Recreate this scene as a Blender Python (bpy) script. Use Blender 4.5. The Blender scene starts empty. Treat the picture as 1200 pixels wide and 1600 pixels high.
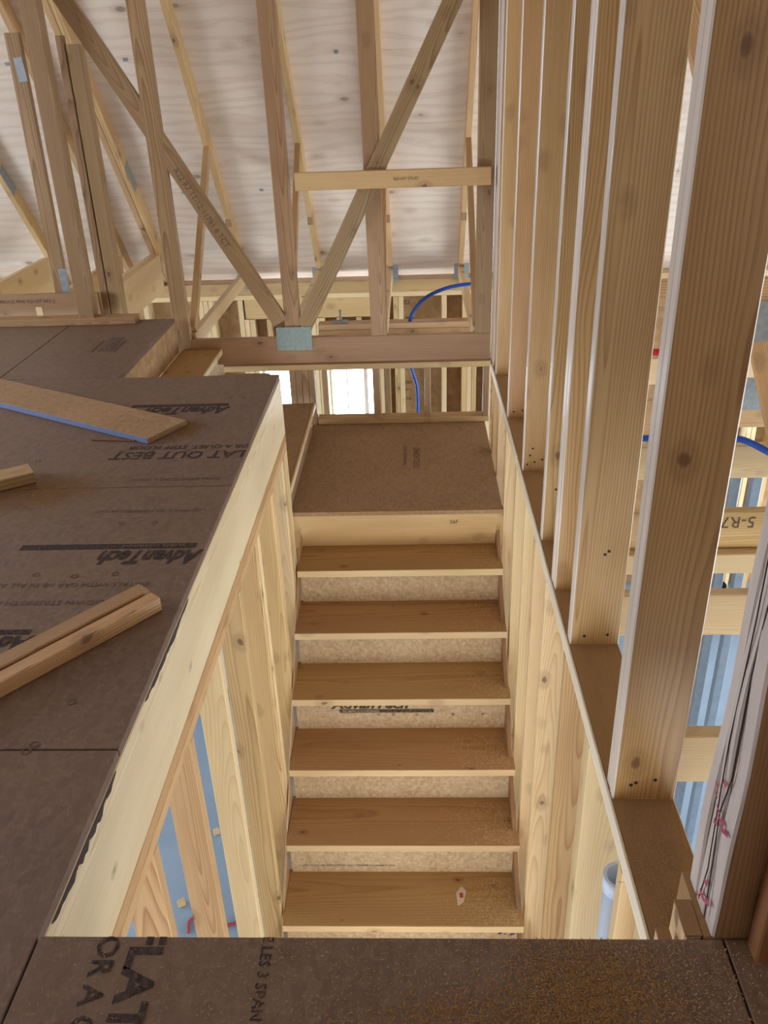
import bpy, bmesh, math, random
from mathutils import Vector, Matrix
random.seed(7)
S = bpy.context.scene
COL = S.collection

# ------------------------------------------------------------------ camera, sky, lamps, exposure
CAM_H = 1.2
cd = bpy.data.cameras.new('camera'); cam = bpy.data.objects.new('camera', cd); COL.objects.link(cam)
cd.sensor_fit = 'VERTICAL'; cd.sensor_height = 24.0; cd.lens = 1322.4 / 1600 * 24; cd.clip_start = 0.02
CR = ((0.999075, 0.015393, 0.040162), (0.028417, 0.464687, -0.885019), (-0.032285, 0.885341, 0.463819))
m = Matrix(CR).to_4x4(); m.translation = (0, 0, CAM_H); cam.matrix_world = m
S.camera = cam

w = bpy.data.worlds.new('sky'); S.world = w; w.use_nodes = True
bg = w.node_tree.nodes['Background']; bg.inputs[0].default_value = (0.80, 0.91, 1.0, 1); bg.inputs[1].default_value = 3.2

S.view_settings.view_transform = 'Standard'; S.view_settings.look = 'None'
S.view_settings.gamma = 1; S.view_settings.use_curve_mapping = False
S.view_settings.exposure = 0.0

def area(name, loc, aim, sx, sy, power, col):
    l = bpy.data.lights.new(name, 'AREA'); l.shape = 'RECTANGLE'; l.size = sx; l.size_y = sy
    l.energy = power; l.color = col
    o = bpy.data.objects.new(name, l); COL.objects.link(o); o.location = loc
    o.rotation_euler = Vector(aim).to_track_quat('-Z', 'Y').to_euler(); return o
DAY = (0.84, 0.92, 1.0); WARM = (1.0, 0.93, 0.82)
area('daylight_great_room', (5.0, 3.4, -1.3), (-1, 0, 0.05), 4.0, 2.6, 250, DAY)     # glazed side of the great room
area('fill_lower_back', (-0.1, -2.3, -1.7), (0, 1, 0.0), 3.4, 2.0, 130, WARM)     # unseen fill lamp behind the camera, added for risers and lower studs
area('daylight_lower_side', (-4.9, 3.0, -1.7), (1, 0, 0.0), 4.5, 1.9, 95, DAY)     # windows of the lower storey
area('fill_stud_edges', (-4.95, 2.6, 0.95), (1, -0.05, 0), 1.6, 1.2, 120, (0.78, 0.87, 1.0))           # unseen fill lamp, added to brighten the stud edges
area('daylight_far_window', (-0.55, 6.7, -1.3), (0, -1, 0.15), 1.5, 1.1, 60, DAY)   # window beyond the landing

# ------------------------------------------------------------------ helpers
W = {}          # world matrix of every object
MESH = {}
def link(o, M4, parent=None):
    COL.objects.link(o); W[o] = M4
    if parent is not None:
        o.parent = parent; o.matrix_local = W[parent].inverted() @ M4
    else:
        o.matrix_world = M4
    return o
def tag(o, label=None, cat=None, group=None, kind=None):
    if label: o['label'] = label
    if cat: o['category'] = cat
    if group: o['group'] = group
    if kind: o['kind'] = kind
    return o
def empty(name, loc=(0, 0, 0)):
    o = bpy.data.objects.new(name, None); o.empty_display_size = 0.05
    return link(o, Matrix.Translation(Vector(loc)))
def thing(name, loc, label, cat, group=None):
    return tag(empty(name, loc), label, cat, group)
def setting(name, loc=(0, 0, 0), label=None):
    return tag(empty(name, loc), label, kind='structure')

def mesh_of(name, verts, faces, mats):
    me = bpy.data.meshes.new(name); me.from_pydata(verts, [], faces)
    for mt in (mats if isinstance(mats, (list, tuple)) else [mats]): me.materials.append(mt)
    me.update(); return me
def bar_mesh(wd, t, L, mat, c=0.003):
    """a milled board: eased long edges, grain along local Z, from z=0 to z=L"""
    key = ('bar', round(wd, 4), round(t, 4), round(L, 3), mat.name)
    if key in MESH: return MESH[key]
    c = min(c, wd * .2, t * .2); x, y = wd / 2, t / 2
    ring = [(x, y - c), (x - c, y), (-x + c, y), (-x, y - c), (-x, -y + c), (-x + c, -y), (x - c, -y), (x, -y + c)]
    v = [(a, b, 0) for a, b in ring] + [(a, b, L) for a, b in ring]
    f = [(i, (i + 1) % 8, 8 + (i + 1) % 8, 8 + i) for i in range(8)] + [tuple(range(7, -1, -1)), tuple(range(8, 16))]
    me = mesh_of('board', v, f, mat); MESH[key] = me; return me
def frame3(a, b, wdir):
    a, b = Vector(a), Vector(b); z = (b - a); L = z.length; z.normalize()
    x = Vector(wdir); x = (x - z * x.dot(z)).normalized(); y = z.cross(x)
    M4 = Matrix((x, y, z)).transposed().to_4x4(); M4.translation = a; return M4, L
def board(name, a, b, wd, t, wdir, mat, parent=None):
    """board with axis a-b, width wd along wdir, thickness t across"""
    M4, L = frame3(a, b, wdir)
    return link(bpy.data.objects.new(name, bar_mesh(wd, t, L, mat)), M4, parent)
def boxb(name, lo, hi, mat, parent=None, grain='x'):
    """axis-aligned board between two corners with its grain along one axis"""
    lo, hi = Vector(lo), Vector(hi); c = (lo + hi) / 2; d = hi - lo
    if grain == 'x': return board(name, (lo.x, c.y, c.z), (hi.x, c.y, c.z), d.y, d.z, (0, 1, 0), mat, parent)
    if grain == 'y': return board(name, (c.x, lo.y, c.z), (c.x, hi.y, c.z), d.x, d.z, (1, 0, 0), mat, parent)
    return board(name, (c.x, c.y, lo.z), (c.x, c.y, hi.z), d.x, d.y, (1, 0, 0), mat, parent)
def panel(name, lo, hi, mat, parent=None, M0=None):
    """sheet goods: plain slab, local axes kept parallel to the world (or to M0)"""
    lo, hi = Vector(lo), Vector(hi); d = hi - lo; c = (lo + hi) / 2
    key = ('pan', round(d.x, 3), round(d.y, 3), round(d.z, 3), mat.name)
    if key not in MESH:
        x, y, z = d / 2; e = 0.0015; v = []
        for zz, s in ((-z, 0), (z - e, 0), (z, e)):
            v += [(-x + s, -y + s, zz), (x - s, -y + s, zz), (x - s, y - s, zz), (-x + s, y - s, zz)]
        f = [(3, 2, 1, 0), (8, 9, 10, 11)]
        for k in (0, 4):
            f += [(k + i, k + (i + 1) % 4, k + 4 + (i + 1) % 4, k + 4 + i) for i in range(4)]
        MESH[key] = mesh_of('sheet', v, f, mat)
    M4 = Matrix.Translation(c)
    if M0 is not None: M4 = M0 @ M4
    return link(bpy.data.objects.new(name, MESH[key]), M4, parent)
def tube(name, pts, r, mat, parent=None, seg=12, smooth=True, loc=None):
    """round pipe through points (Catmull-Rom), capped"""
    P = [Vector(p) for p in pts]; Q = []
    if len(P) > 2:
        for i in range(len(P) - 1):
            p0, p1, p2, p3 = P[max(i - 1, 0)], P[i], P[i + 1], P[min(i + 2, len(P) - 1)]
            for k in range(8):
                t = k / 8
                Q.append(0.5 * ((2 * p1) + (p2 - p0) * t + (2 * p0 - 5 * p1 + 4 * p2 - p3) * t * t + (3 * p1 - p0 - 3 * p2 + p3) * t ** 3))
        Q.append(P[-1])
    else: Q = P
    o0 = Vector(loc) if loc else P[0]
    v = []; f = []; n = None
    for i, q in enumerate(Q):
        d = (Q[min(i + 1, len(Q) - 1)] - Q[max(i - 1, 0)]).normalized()
        if n is None: n = d.orthogonal().normalized()
        n = (n - d * n.dot(d)).normalized(); bn = d.cross(n)
        for k in range(seg):
            a = 2 * math.pi * k / seg; v.append(q + (n * math.cos(a) + bn * math.sin(a)) * r - o0)
    for i in range(len(Q) - 1):
        for k in range(seg):
            a, b = i * seg + k, i * seg + (k + 1) % seg; f.append((a, b, b + seg, a + seg))
    f.append(tuple(range(seg - 1, -1, -1))); f.append(tuple(range((len(Q) - 1) * seg, len(Q) * seg)))
    me = mesh_of('pipe', v, f, mat)
    for p in me.polygons: p.use_smooth = len(p.vertices) == 4
    return link(bpy.data.objects.new(name, me), Matrix.Translation(o0), parent)
def lettering(body, origin, xdir, ydir, size, mat, parent, shear=0.0, bold=0.0, name='printed_lettering', sx=1.0, spacing=1.0, clip=None):
    """flat ink print lying on a face: origin = start of the baseline"""
    cu = bpy.data.curves.new('print', 'FONT'); cu.body = body; cu.size = size; cu.shear = shear; cu.offset = bold
    cu.space_character = spacing; cu.fill_mode = 'FRONT'; cu.resolution_u = 2; cu.materials.append(mat)
    x = Vector(xdir).normalized(); y = Vector(ydir); y = (y - x * y.dot(x)).normalized(); z = x.cross(y)
    M4 = Matrix((x * sx, y, z)).transposed().to_4x4(); M4.translation = Vector(origin) + z * 0.0009
    tmp = bpy.data.objects.new('print_source', cu); me = bpy.data.meshes.new_from_object(tmp)
    bpy.data.objects.remove(tmp); bpy.data.curves.remove(cu)
    if not me.materials: me.materials.append(mat)
    if clip:                       # the print runs off the sheet's sawn edge
        bm = bmesh.new(); bm.from_mesh(me); inv = M4.inverted()
        co = inv @ Vector(clip[0]); no = (inv.to_3x3() @ Vector(clip[1])) if sx == 1 else (M4.to_3x3().transposed() @ Vector(clip[1]))
        bmesh.ops.bisect_plane(bm, geom=bm.verts[:] + bm.edges[:] + bm.faces[:], plane_co=co, plane_no=no, clear_outer=True)
        bm.to_mesh(me); bm.free()
    return link(bpy.data.objects.new(name, me), M4, parent)
def patch(name, pts, n, mat, parent, t=0.0008):
    """thin flat mark on a face (pts in order, n = face normal)"""
    P = [Vector(p) for p in pts]; n = Vector(n).normalized(); o0 = P[0]; k = len(P)
    v = [p - o0 + n * 0.0002 for p in P] + [p - o0 + n * t for p in P]
    f = [tuple(range(k, 2 * k)), tuple(range(k - 1, -1, -1))] + [(i, (i + 1) % k, k + (i + 1) % k, k + i) for i in range(k)]
    return link(bpy.data.objects.new(name, mesh_of('mark', v, f, mat)), Matrix.Translation(o0), parent)
def flakes(name, label, spots, mat, lo=0.002, hi=0.008, curl=0.003, cat='sawdust'):
    """loose shavings: spots = (n, fn) with fn() -> point on a surface"""
    v = []; f = []
    for n, fn in spots:
        for _ in range(n):
            p = Vector(fn()); a = random.uniform(0, 6.283); L = random.uniform(lo, hi) * random.choice((.6, 1, 1, 1.6)); wd = random.uniform(.0003, .0007)
            d = Vector((math.cos(a), math.sin(a), 0)); s = Vector((-d.y, d.x, 0)) * wd; up = Vector((0, 0, random.uniform(0, curl)))
            b = len(v); bend = s * random.uniform(-2.5, 2.5)
            z0 = Vector((0, 0, .0012))
            v += [p + z0 - s, p + z0 + s, p + z0 + d * L / 2 + bend + up + s, p + z0 + d * L / 2 + bend + up - s, p + z0 + d * L + s * .5 + up * .3]
            f += [(b, b + 1, b + 2, b + 3), (b + 3, b + 2, b + 4)]
    o = link(bpy.data.objects.new(name, mesh_of('flakes', v, f, mat)), Matrix())
    return tag(o, label, cat, kind='stuff')

# ------------------------------------------------------------------ materials
def nt(name, rough=0.6, metal=0.0, spec=0.3):
    mt = bpy.data.materials.new(name); mt.use_nodes = True
    t = mt.node_tree; b = t.nodes['Principled BSDF']
    b.inputs['Roughness'].default_value = rough; b.inputs['Metallic'].default_value = metal
    b.inputs['Specular IOR Level'].default_value = spec
    return mt, t, b
def N(t, kind, **kw):
    n = t.nodes.new(kind)
    for k, val in kw.items():
        if k.startswith('i_'):
            key = k[2:].replace('_', ' ')
            n.inputs[key].default_value = val
        else: setattr(n, k, val)
    return n
def ramp(t, src, stops, interp='LINEAR'):
    r = t.nodes.new('ShaderNodeValToRGB'); r.color_ramp.interpolation = interp
    e = r.color_ramp.elements
    while len(e) < len(stops): e.new(0.5)
    for el, (p, c) in zip(e, stops): el.position = p; el.color = c if len(c) == 4 else (*c, 1)
    t.links.new(src, r.inputs[0]); return r.outputs[0]
def g(v): return (v, v, v, 1)
def mixc(t, fac, a, b, mode='MIX'):
    n = t.nodes.new('ShaderNodeMix'); n.data_type = 'RGBA'; n.blend_type = mode
    for s, inp in ((fac, n.inputs[0]), (a, n.inputs[6]), (b, n.inputs[7])):
        if hasattr(s, 'node'): t.links.new(s, inp)
        elif isinstance(s, (int, float)): inp.default_value = s
        else: inp.default_value = (*s[:3], 1)
    return n.outputs[2]
def math_(t, op, a, b=0.0):
    n = t.nodes.new('ShaderNodeMath'); n.operation = op
    for s, inp in ((a, n.inputs[0]), (b, n.inputs[1])):
        if hasattr(s, 'node'): t.links.new(s, inp)
        else: inp.default_value = s
    return n.outputs[0]
def coords(t, scale, jitter=True):
    tc = N(t, 'ShaderNodeTexCoord'); src = tc.outputs['Object']
    if jitter:
        oi = N(t, 'ShaderNodeObjectInfo'); vm = N(t, 'ShaderNodeVectorMath', operation='MULTIPLY_ADD')
        vm.inputs[1].default_value = (37.3, 71.9, 53.1); t.links.new(oi.outputs['Random'], vm.inputs[0]); t.links.new(src, vm.inputs[2]); src = vm.outputs[0]
    return src, lambda sc: scaled(t, src, sc)
def scaled(t, src, sc):
    vm = N(t, 'ShaderNodeVectorMath', operation='MULTIPLY'); vm.inputs[1].default_value = sc
    t.links.new(src, vm.inputs[0]); return vm.outputs[0]
def noise(t, vec, scale, detail=3.0, rough=0.55, out=0):
    n = N(t, 'ShaderNodeTexNoise'); n.inputs['Scale'].default_value = scale; n.inputs['Detail'].default_value = detail
    n.inputs['Roughness'].default_value = rough; t.links.new(vec, n.inputs['Vector']); return n.outputs[out]
def bump(t, b, h, strength, dist=0.002):
    n = N(t, 'ShaderNodeBump'); n.inputs['Strength'].default_value = strength; n.inputs['Distance'].default_value = dist
    t.links.new(h, n.inputs['Height']); t.links.new(n.outputs[0], b.inputs['Normal'])

def wood(name, light, dark, rings=170.0, contrast=0.75, knots=0.105, var=0.22, rough=0.42, dirt=0.0, spec=0.5):
    """sawn softwood: growth rings around a pith beside the board (grain runs along local Z), fine fibre, knots"""
    mt, t, b = nt(name, rough, spec=spec)
    src, sc = coords(t, None)
    tc = N(t, 'ShaderNodeTexCoord'); oi = N(t, 'ShaderNodeObjectInfo'); rnd = oi.outputs['Random']
    def rv(k, lo, hi): return math_(t, 'ADD', math_(t, 'MULTIPLY', math_(t, 'FRACT', math_(t, 'MULTIPLY', rnd, k)), hi - lo), lo)
    sep = N(t, 'ShaderNodeSeparateXYZ'); t.links.new(tc.outputs['Object'], sep.inputs[0])
    wn = N(t, 'ShaderNodeSeparateXYZ'); t.links.new(noise(t, sc((1, 1, .16)), 4.5, 2.5, .5, out=1), wn.inputs[0])
    def axis(o, w_, k1, k2, lo, hi):
        a = math_(t, 'ADD', o, rv(k1, lo, hi))
        a = math_(t, 'ADD', a, math_(t, 'MULTIPLY', sep.outputs[2], rv(k2, -.022, .022)))
        return math_(t, 'ADD', a, math_(t, 'MULTIPLY', math_(t, 'SUBTRACT', w_, .5), .075))
    ax = axis(sep.outputs[0], wn.outputs[0], 13.7, 41.3, -.06, .06)
    ay = axis(sep.outputs[1], wn.outputs[1], 29.1, 57.9, .03, .12)
    r = math_(t, 'SQRT', math_(t, 'ADD', math_(t, 'MULTIPLY', ax, ax), math_(t, 'MULTIPLY', ay, ay)))
    fr = math_(t, 'FRACT', math_(t, 'MULTIPLY', r, rv(7.3, rings * .75, rings * 1.35)))
    ring = ramp(t, fr, [(0.0, g(0.05)), (0.40, g(.08)), (0.78, g(.62)), (0.90, g(1)), (1.0, g(.1))])
    fine = noise(t, sc((1, 1, 0.02)), 300, 2)
    broad = noise(t, sc((1, 1, 0.14)), 8, 3)
    f = math_(t, 'MULTIPLY', ring, math_(t, 'MULTIPLY', rv(3.1, .55, 1.0), contrast))
    f = math_(t, 'ADD', f, math_(t, 'MULTIPLY', math_(t, 'SUBTRACT', fine, 0.5), 0.55))
    f = math_(t, 'ADD', f, math_(t, 'MULTIPLY', math_(t, 'SUBTRACT', broad, 0.42), 1.0))
    t.nodes[-1].use_clamp = True
    c = mixc(t, f, light, dark)
    hsv = N(t, 'ShaderNodeHueSaturation'); t.links.new(c, hsv.inputs['Color'])
    t.links.new(math_(t, 'ADD', math_(t, 'MULTIPLY', rnd, var), 1 - var * .55), hsv.inputs['Value'])
    t.links.new(rv(17.31, .492, .508), hsv.inputs['Hue'])
    c = hsv.outputs[0]
    if knots:
        vo = N(t, 'ShaderNodeTexVoronoi', feature='F1'); vo.inputs['Scale'].default_value = 1
        wob = N(t, 'ShaderNodeVectorMath', operation='MULTIPLY_ADD'); wob.inputs[1].default_value = (.14, .14, .10)
        t.links.new(noise(t, src, 22, 2, out=1), wob.inputs[0]); t.links.new(sc((8, 8, 5.0)), wob.inputs[2])
        t.links.new(wob.outputs[0], vo.inputs['Vector'])
        k = ramp(t, vo.outputs['Distance'], [(0, g(1)), (knots * .6, g(.9)), (knots, g(.25)), (knots * 1.5, g(.30)), (knots * 2.6, g(0))])
        c = mixc(t, math_(t, 'MULTIPLY', k, 0.85), c, (0.12, 0.05, 0.02))
    if dirt:
        d = ramp(t, noise(t, sc((1, 1, .35)), 5, 5, .7), [(.45, g(0)), (.75, g(1))])
        c = mixc(t, math_(t, 'MULTIPLY', d, dirt), c, (0.10, 0.075, 0.06))
    t.links.new(c, b.inputs['Base Color'])
    bump(t, b, math_(t, 'ADD', fine, ring), 0.18, 0.0006)
    return mt
PINE = wood('pine_framing', (0.67, 0.46, 0.225), (0.39, 0.205, 0.07), contrast=.95)
PINE_WARM = wood('pine_stud', (0.58, 0.37, 0.165), (0.29, 0.14, 0.045), contrast=.95, rough=.34, spec=.8)
PINE_PALE = wood('pine_fresh_sawn', (0.76, 0.585, 0.335), (0.54, 0.34, 0.145), contrast=.7)
PINE_RIM = wood('pine_rim_board', (0.78, 0.66, 0.44), (0.56, 0.40, 0.22), 120, .8, .05)
PINE_TRUSS = wood('truss_lumber', (0.42, 0.265, 0.13), (0.21, 0.112, 0.045), contrast=.95)
PINE_PLATE = wood('dusty_plate', (0.36, 0.21, 0.10), (0.26, 0.14, 0.06), 120, 0.4, 0.06, rough=.7, dirt=.4, spec=.2)
POST_LIT = wood('post_lit_side', (0.78, 0.70, 0.66), (0.52, 0.43, 0.40), 170, 0.9, 0.03, rough=.34, dirt=.3, spec=.7)
TREAD = wood('stair_tread', (0.47, 0.275, 0.115), (0.30, 0.155, 0.055), 90, 0.7, 0.07, 0.14, rough=.6, spec=.3)
DARKWOOD = wood('red_brown_stud', (0.26, 0.11, 0.05), (0.17, 0.065, 0.025), 150, .5, spec=.3)

LIT_EDGE = wood('lit_stud_edge', (0.70, 0.62, 0.55), (0.52, 0.43, 0.36), 150, .5, .03, rough=.34, spec=.8)
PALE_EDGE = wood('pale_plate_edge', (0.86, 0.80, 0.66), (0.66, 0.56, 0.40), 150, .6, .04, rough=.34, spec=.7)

def osb(name, base, dark, lightc, dustc, dust=0.35, rough=0.75, flake=1.0, spec=.25):
    mt, t, b = nt(name, rough, spec=spec)
    src, sc = coords(t, None)
    wob = N(t, 'ShaderNodeVectorMath', operation='MULTIPLY_ADD'); wob.inputs[1].default_value = (.03, .03, .03)
    t.links.new(noise(t, src, 18, 3, out=1), wob.inputs[0]); t.links.new(src, wob.inputs[2])
    v1 = N(t, 'ShaderNodeTexVoronoi', feature='F1'); v1.inputs['Scale'].default_value = 55 * flake
    t.links.new(scaled(t, wob.outputs[0], (1, .45, .6)), v1.inputs['Vector'])
    v2 = N(t, 'ShaderNodeTexVoronoi', feature='F1'); v2.inputs['Scale'].default_value = 48 * flake
    t.links.new(scaled(t, wob.outputs[0], (.4, 1, .6)), v2.inputs['Vector'])
    f1 = math_(t, 'FRACT', math_(t, 'MULTIPLY', v1.outputs['Color'], 1.0)); f2 = v2.outputs['Distance']
    c = mixc(t, f1, base, dark)
    c = mixc(t, math_(t, 'MULTIPLY', ramp(t, f2, [(.1, g(1)), (.5, g(0))]), .45), c, lightc)
    fine = noise(t, scaled(t, src, (1, .3, 1)), 240, 3, .65)
    c = mixc(t, ramp(t, fine, [(.35, g(.55)), (.62, g(0))]), c, dark)
    d = ramp(t, noise(t, src, 2.3, 6, .62), [(.42, g(0)), (.72, g(1))])
    c = mixc(t, math_(t, 'MULTIPLY', d, dust), c, dustc)
    spk = ramp(t, noise(t, src, 30, 4, .7), [(.66, g(0)), (.74, g(1))])
    c = mixc(t, math_(t, 'MULTIPLY', spk, .5), c, dark)
    t.links.new(c, b.inputs['Base Color']); bump(t, b, math_(t, 'ADD', fine, f2), .25, .001)
    return mt
SUBFLOOR = osb('subfloor_sheet', (0.20, 0.130, 0.097), (0.13, 0.080, 0.057), (0.25, 0.168, 0.125), (0.26, 0.15, 0.07), .28, rough=.5, flake=1.5, spec=.5)
OSB_WALL = osb('osb_sheathing', (0.46, 0.30, 0.155), (0.30, 0.175, 0.08), (0.60, 0.43, 0.25), (0.42, 0.27, .14), .2, flake=.5)
OSB_RISER = osb('osb_riser', (0.62, 0.48, 0.31), (0.40, 0.27, 0.15), (0.76, 0.65, 0.48), (0.70, .58, .42), .3, flake=1.7)
OSB_LANDING = osb('landing_sheet', (0.42, 0.275, 0.16), (0.29, 0.18, 0.10), (0.49, 0.34, 0.21), (0.50, .33, .17), .3, flake=1.5)

def plywood(name):
    mt, t, b = nt(name, .6)
    src, sc = coords(t, None)
    wv = N(t, 'ShaderNodeTexWave', wave_type='BANDS', bands_direction='Y')
    for k, val in (('Scale', 4.0), ('Distortion', 13.0), ('Detail', 4.0), ('Detail Scale', .9)): wv.inputs[k].default_value = val
    t.links.new(sc((.28, 1, 1)), wv.inputs['Vector'])
    r = ramp(t, wv.outputs['Fac'], [(0, g(0)), (.6, g(.15)), (.93, g(1)), (1, g(.6))])
    c = mixc(t, math_(t, 'MULTIPLY', r, .42), (0.86, 0.75, 0.63), (0.62, 0.46, 0.34))
    fine = noise(t, sc((.04, 1, 1)), 140, 3)
    c = mixc(t, math_(t, 'MULTIPLY', fine, .35), c, (0.66, 0.52, 0.40))
    blot = ramp(t, noise(t, sc((.5, 1, 1)), 3, 4), [(.4, g(0)), (.75, g(1))])
    c = mixc(t, math_(t, 'MULTIPLY', blot, .35), c, (0.70, 0.52, 0.40))
    vo = N(t, 'ShaderNodeTexVoronoi', feature='F1'); vo.inputs['Scale'].default_value = 1; t.links.new(sc((3.2, 5.6, 0)), vo.inputs['Vector'])
    k = ramp(t, vo.outputs['Distance'], [(0, g(1)), (.085, g(.85)), (.11, g(.3)), (.24, g(0))])
    c = mixc(t, math_(t, 'MULTIPLY', k, .75), c, (0.24, 0.12, 0.07))
    t.links.new(c, b.inputs['Base Color']); bump(t, b, fine, .15, .001)
    return mt
PLY = plywood('roof_plywood')

def plain(name, col, rough=.5, metal=0.0, var=0.0, vs=8.0, spec=.4):
    mt, t, b = nt(name, rough, metal, spec)
    if var:
        src, sc = coords(t, None)
        n = noise(t, src, vs, 5, .6)
        c = mixc(t, math_(t, 'MULTIPLY', ramp(t, n, [(.35, g(0)), (.7, g(1))]), var), col, tuple(x * .45 for x in col))
        t.links.new(c, b.inputs['Base Color']); bump(t, b, n, .1, .002)
    else:
        b.inputs['Base Color'].default_value = (*col, 1)
    return mt
CONCRETE = plain('concrete_slab', (0.30, 0.42, 0.57), .4, 0, .35, 1.6)
GALV = plain('galvanised_steel', (0.36, 0.40, 0.42), .5, .5, .4, 40)
PLATE_GREEN = plain('truss_plate_steel', (0.30, 0.38, 0.38), .5, .5, .4, 60)
BLUE_PEX = plain('blue_pex', (0.02, 0.10, 0.50), .35)
RED_PEX = plain('red_pex', (0.50, 0.02, 0.03), .35)
PVC = plain('white_pvc', (0.58, 0.70, 0.92), .35)
INK_OPTS = {}
def ink(name, col, under, wear=.5):
    mt, t, b = nt(name, .8, spec=.1)
    src, sc = coords(t, None)
    k = ramp(t, noise(t, src, 90, 5, .75), [(.40, g(0)), (.40 + .35, g(1))])
    c = mixc(t, math_(t, 'MULTIPLY', k, wear * 1.6), col, under)
    t.links.new(c, b.inputs['Base Color']); return mt
INK = ink('black_ink_on_subfloor', (0.035, 0.030, 0.034), (0.16, 0.105, 0.08), .55)
INK_RISER = ink('black_ink_on_riser', (0.03, 0.028, 0.03), (0.40, 0.29, 0.18), .35)
INK_FADED = ink('faded_ink', (0.11, 0.085, 0.08), (0.20, 0.135, 0.10), .8)
INK_WOOD = ink('grey_ink_on_lumber', (0.10, 0.08, 0.07), (0.28, 0.19, 0.12), .5)
BARK = plain('bark', (0.06, 0.045, 0.05), .9, 0, .4, 60)
CRAYON = plain('red_crayon', (0.55, 0.08, 0.16), .9, 0, .3, 80)
PURPLE = plain('purple_marker', (0.10, 0.06, 0.22), .9)
SAWDUST = plain('sawdust', (0.40, 0.26, 0.14), .95)
SAWDUST_PALE = plain('pale_sawdust', (0.72, 0.56, 0.34), .9)
SAWDUST_OCHRE = plain('ochre_sawdust', (0.34, 0.18, 0.05), .95)
BLUE_EDGE = plain('blue_edge_paint', (0.16, 0.20, 0.36), .8, 0, .4, 60)
VINYL = plain('white_vinyl', (0.80, 0.82, 0.84), .4)
SPLIT = plain('dark_split', (0.03, 0.022, 0.025), .95)
def glass(name):
    mt, t, b = nt(name, .02)
    b.inputs['Transmission Weight'].default_value = 1; b.inputs['IOR'].default_value = 1.02
    b.inputs['Base Color'].default_value = (.97, .99, 1, 1); return mt
GLASS = glass('window_glass')

# ------------------------------------------------------------------ dimensions
XL, XR = -0.611, 0.430            # sides of the stair opening
Y0, YE = 0.862, 3.640             # its near edge; far end of the floor beside it
ZP = -0.286                       # top of the lower storey's wall plates
ZS = -2.990                       # concrete slab
ZL = -0.783                       # landing
YG = 4.700                        # front face of the girder truss
PITCH = 1.25
def zroof(y): return 0.04 + PITCH * (6.4 - y)          # underside of the sheathing
def zraft(y): return -0.10 + PITCH * (6.4 - y)         # underside of the rafters
YRIDGE = 2.2

# ------------------------------------------------------------------ setting: upper floor
floor = setting('floor', (0, 0, 0), 'brown sheet subfloor of the upper storey around the stair opening')
T = 0.022
sheets = []
def sheet(x0, x1, y0, y1, mat=None, gap=.002):
    o = panel('subfloor_panel', (x0 + gap, y0 + gap, -T), (x1 - gap, y1 - gap, 0), mat or SUBFLOOR, floor); sheets.append(o); return o
near_sheet = sheet(XL, 0.458, -1.55, Y0)
sheet(0.458, 2.2, -1.55, Y0)
sheet(XL, 2.2, -2.4, -1.55)
left1 = sheet(-3.05, XL, 0.055, 1.275)
sheet(-5.0, -3.05, 0.055, 1.275)
sheet(-3.05, XL, -1.165, 0.055); sheet(-5.0, -3.05, -1.165, 0.055); sheet(-5.0, XL, -2.4, -1.165)
left2 = sheet(-1.83, XL, 1.275, 2.495); sheet(-4.27, -1.83, 1.275, 2.495)
left3 = sheet(-3.05, XL, 2.495, 3.640); sheet(-5.0, -3.05, 2.495, 3.640)
far1 = sheet(-1.907, -1.345, 3.640, 4.66); sheet(-4.35, -1.907, 3.640, 4.66)
boxb('rim_board', (XL - .045, Y0, ZP), (XL, YE, -T), PINE_RIM, floor, 'y')
rim = [o for o in floor.children][-1]
boxb('rim_board', (XL, Y0 - .045, ZP), (2.2, Y0 - .003, -T), PINE, floor, 'x')
boxb('rim_board', (-1.39, YE - .045, ZP), (XL - .05, YE, -T), PINE, floor, 'x')
panel('stair_side_sheet', (-1.363, YE + .004, -.192), (-1.345, 4.66, -T), OSB_WALL, floor)
for y in (0.35, 0.76): boxb('floor_joist', (XL, y - .019, ZP), (2.2, y + .019, -T), PINE, floor, 'x')
for k in range(10):
    y = 0.95 + k * .406
    if y < YE - .05: boxb('floor_joist', (-5, y - .019, ZP), (XL - .05, y + .019, -T), PINE, floor, 'x')
# wane and bark along the rim's top edge
def bark(y0, y1, amp, seed):
    r = random.Random(seed); n = 26; top = []; bot = []
    for i in range(n):
        y = y0 + (y1 - y0) * i / (n - 1); e = math.sin(math.pi * i / (n - 1)) ** .5
        top.append((XL + .0002, y, -.024)); bot.append((XL + .0002, y, -.026 - amp * e * r.uniform(.35, 1)))
    patch('bark_edge', top + bot[::-1], (1, 0, 0), BARK, rim)
bark(0.90, 1.24, .022, 1); bark(1.45, 1.86, .016, 2)

# print on the sheets (read from the far side on the side floor, turned a quarter on the near sheet)
LX, LY = (-1, 0, 0), (0, -1, 0)
def tag_print(parent, body, x, y, size, shear=0, bold=0, mat=None, sx=1.0, xd=LX, yd=LY, sp=1.0, clip=None):
    return lettering(body, (x, y, 0), xd, yd, size, mat or INK, parent, shear, bold, sx=sx, spacing=sp, clip=clip)
EDGE = ((XL - .003, 0, 0), (1, 0, 0)); NEAR = ((0, Y0 - .003, 0), (0, 1, 0))
def bar(y0, y1, x0, x1, par): patch('printed_bar', [(x0, y0, 0), (x1, y0, 0), (x1, y1, 0), (x0, y1, 0)], (0, 0, 1), INK, par)
tag_print(left3, 'FLAT OUT BEST', -0.575, 2.783, .088, .1, .0014, sx=.84, clip=EDGE)
tag_print(left3, 'FOR A QUIET, STIFF FLOOR', -0.590, 2.838, .044, .1, .0005, sx=.86, clip=EDGE)
tag_print(left3, 'AdvanTech', -0.760, 3.236, .105, .35, .004, sx=.70)
bar(3.246, 3.275, -1.17, -.77, left3)
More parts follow.
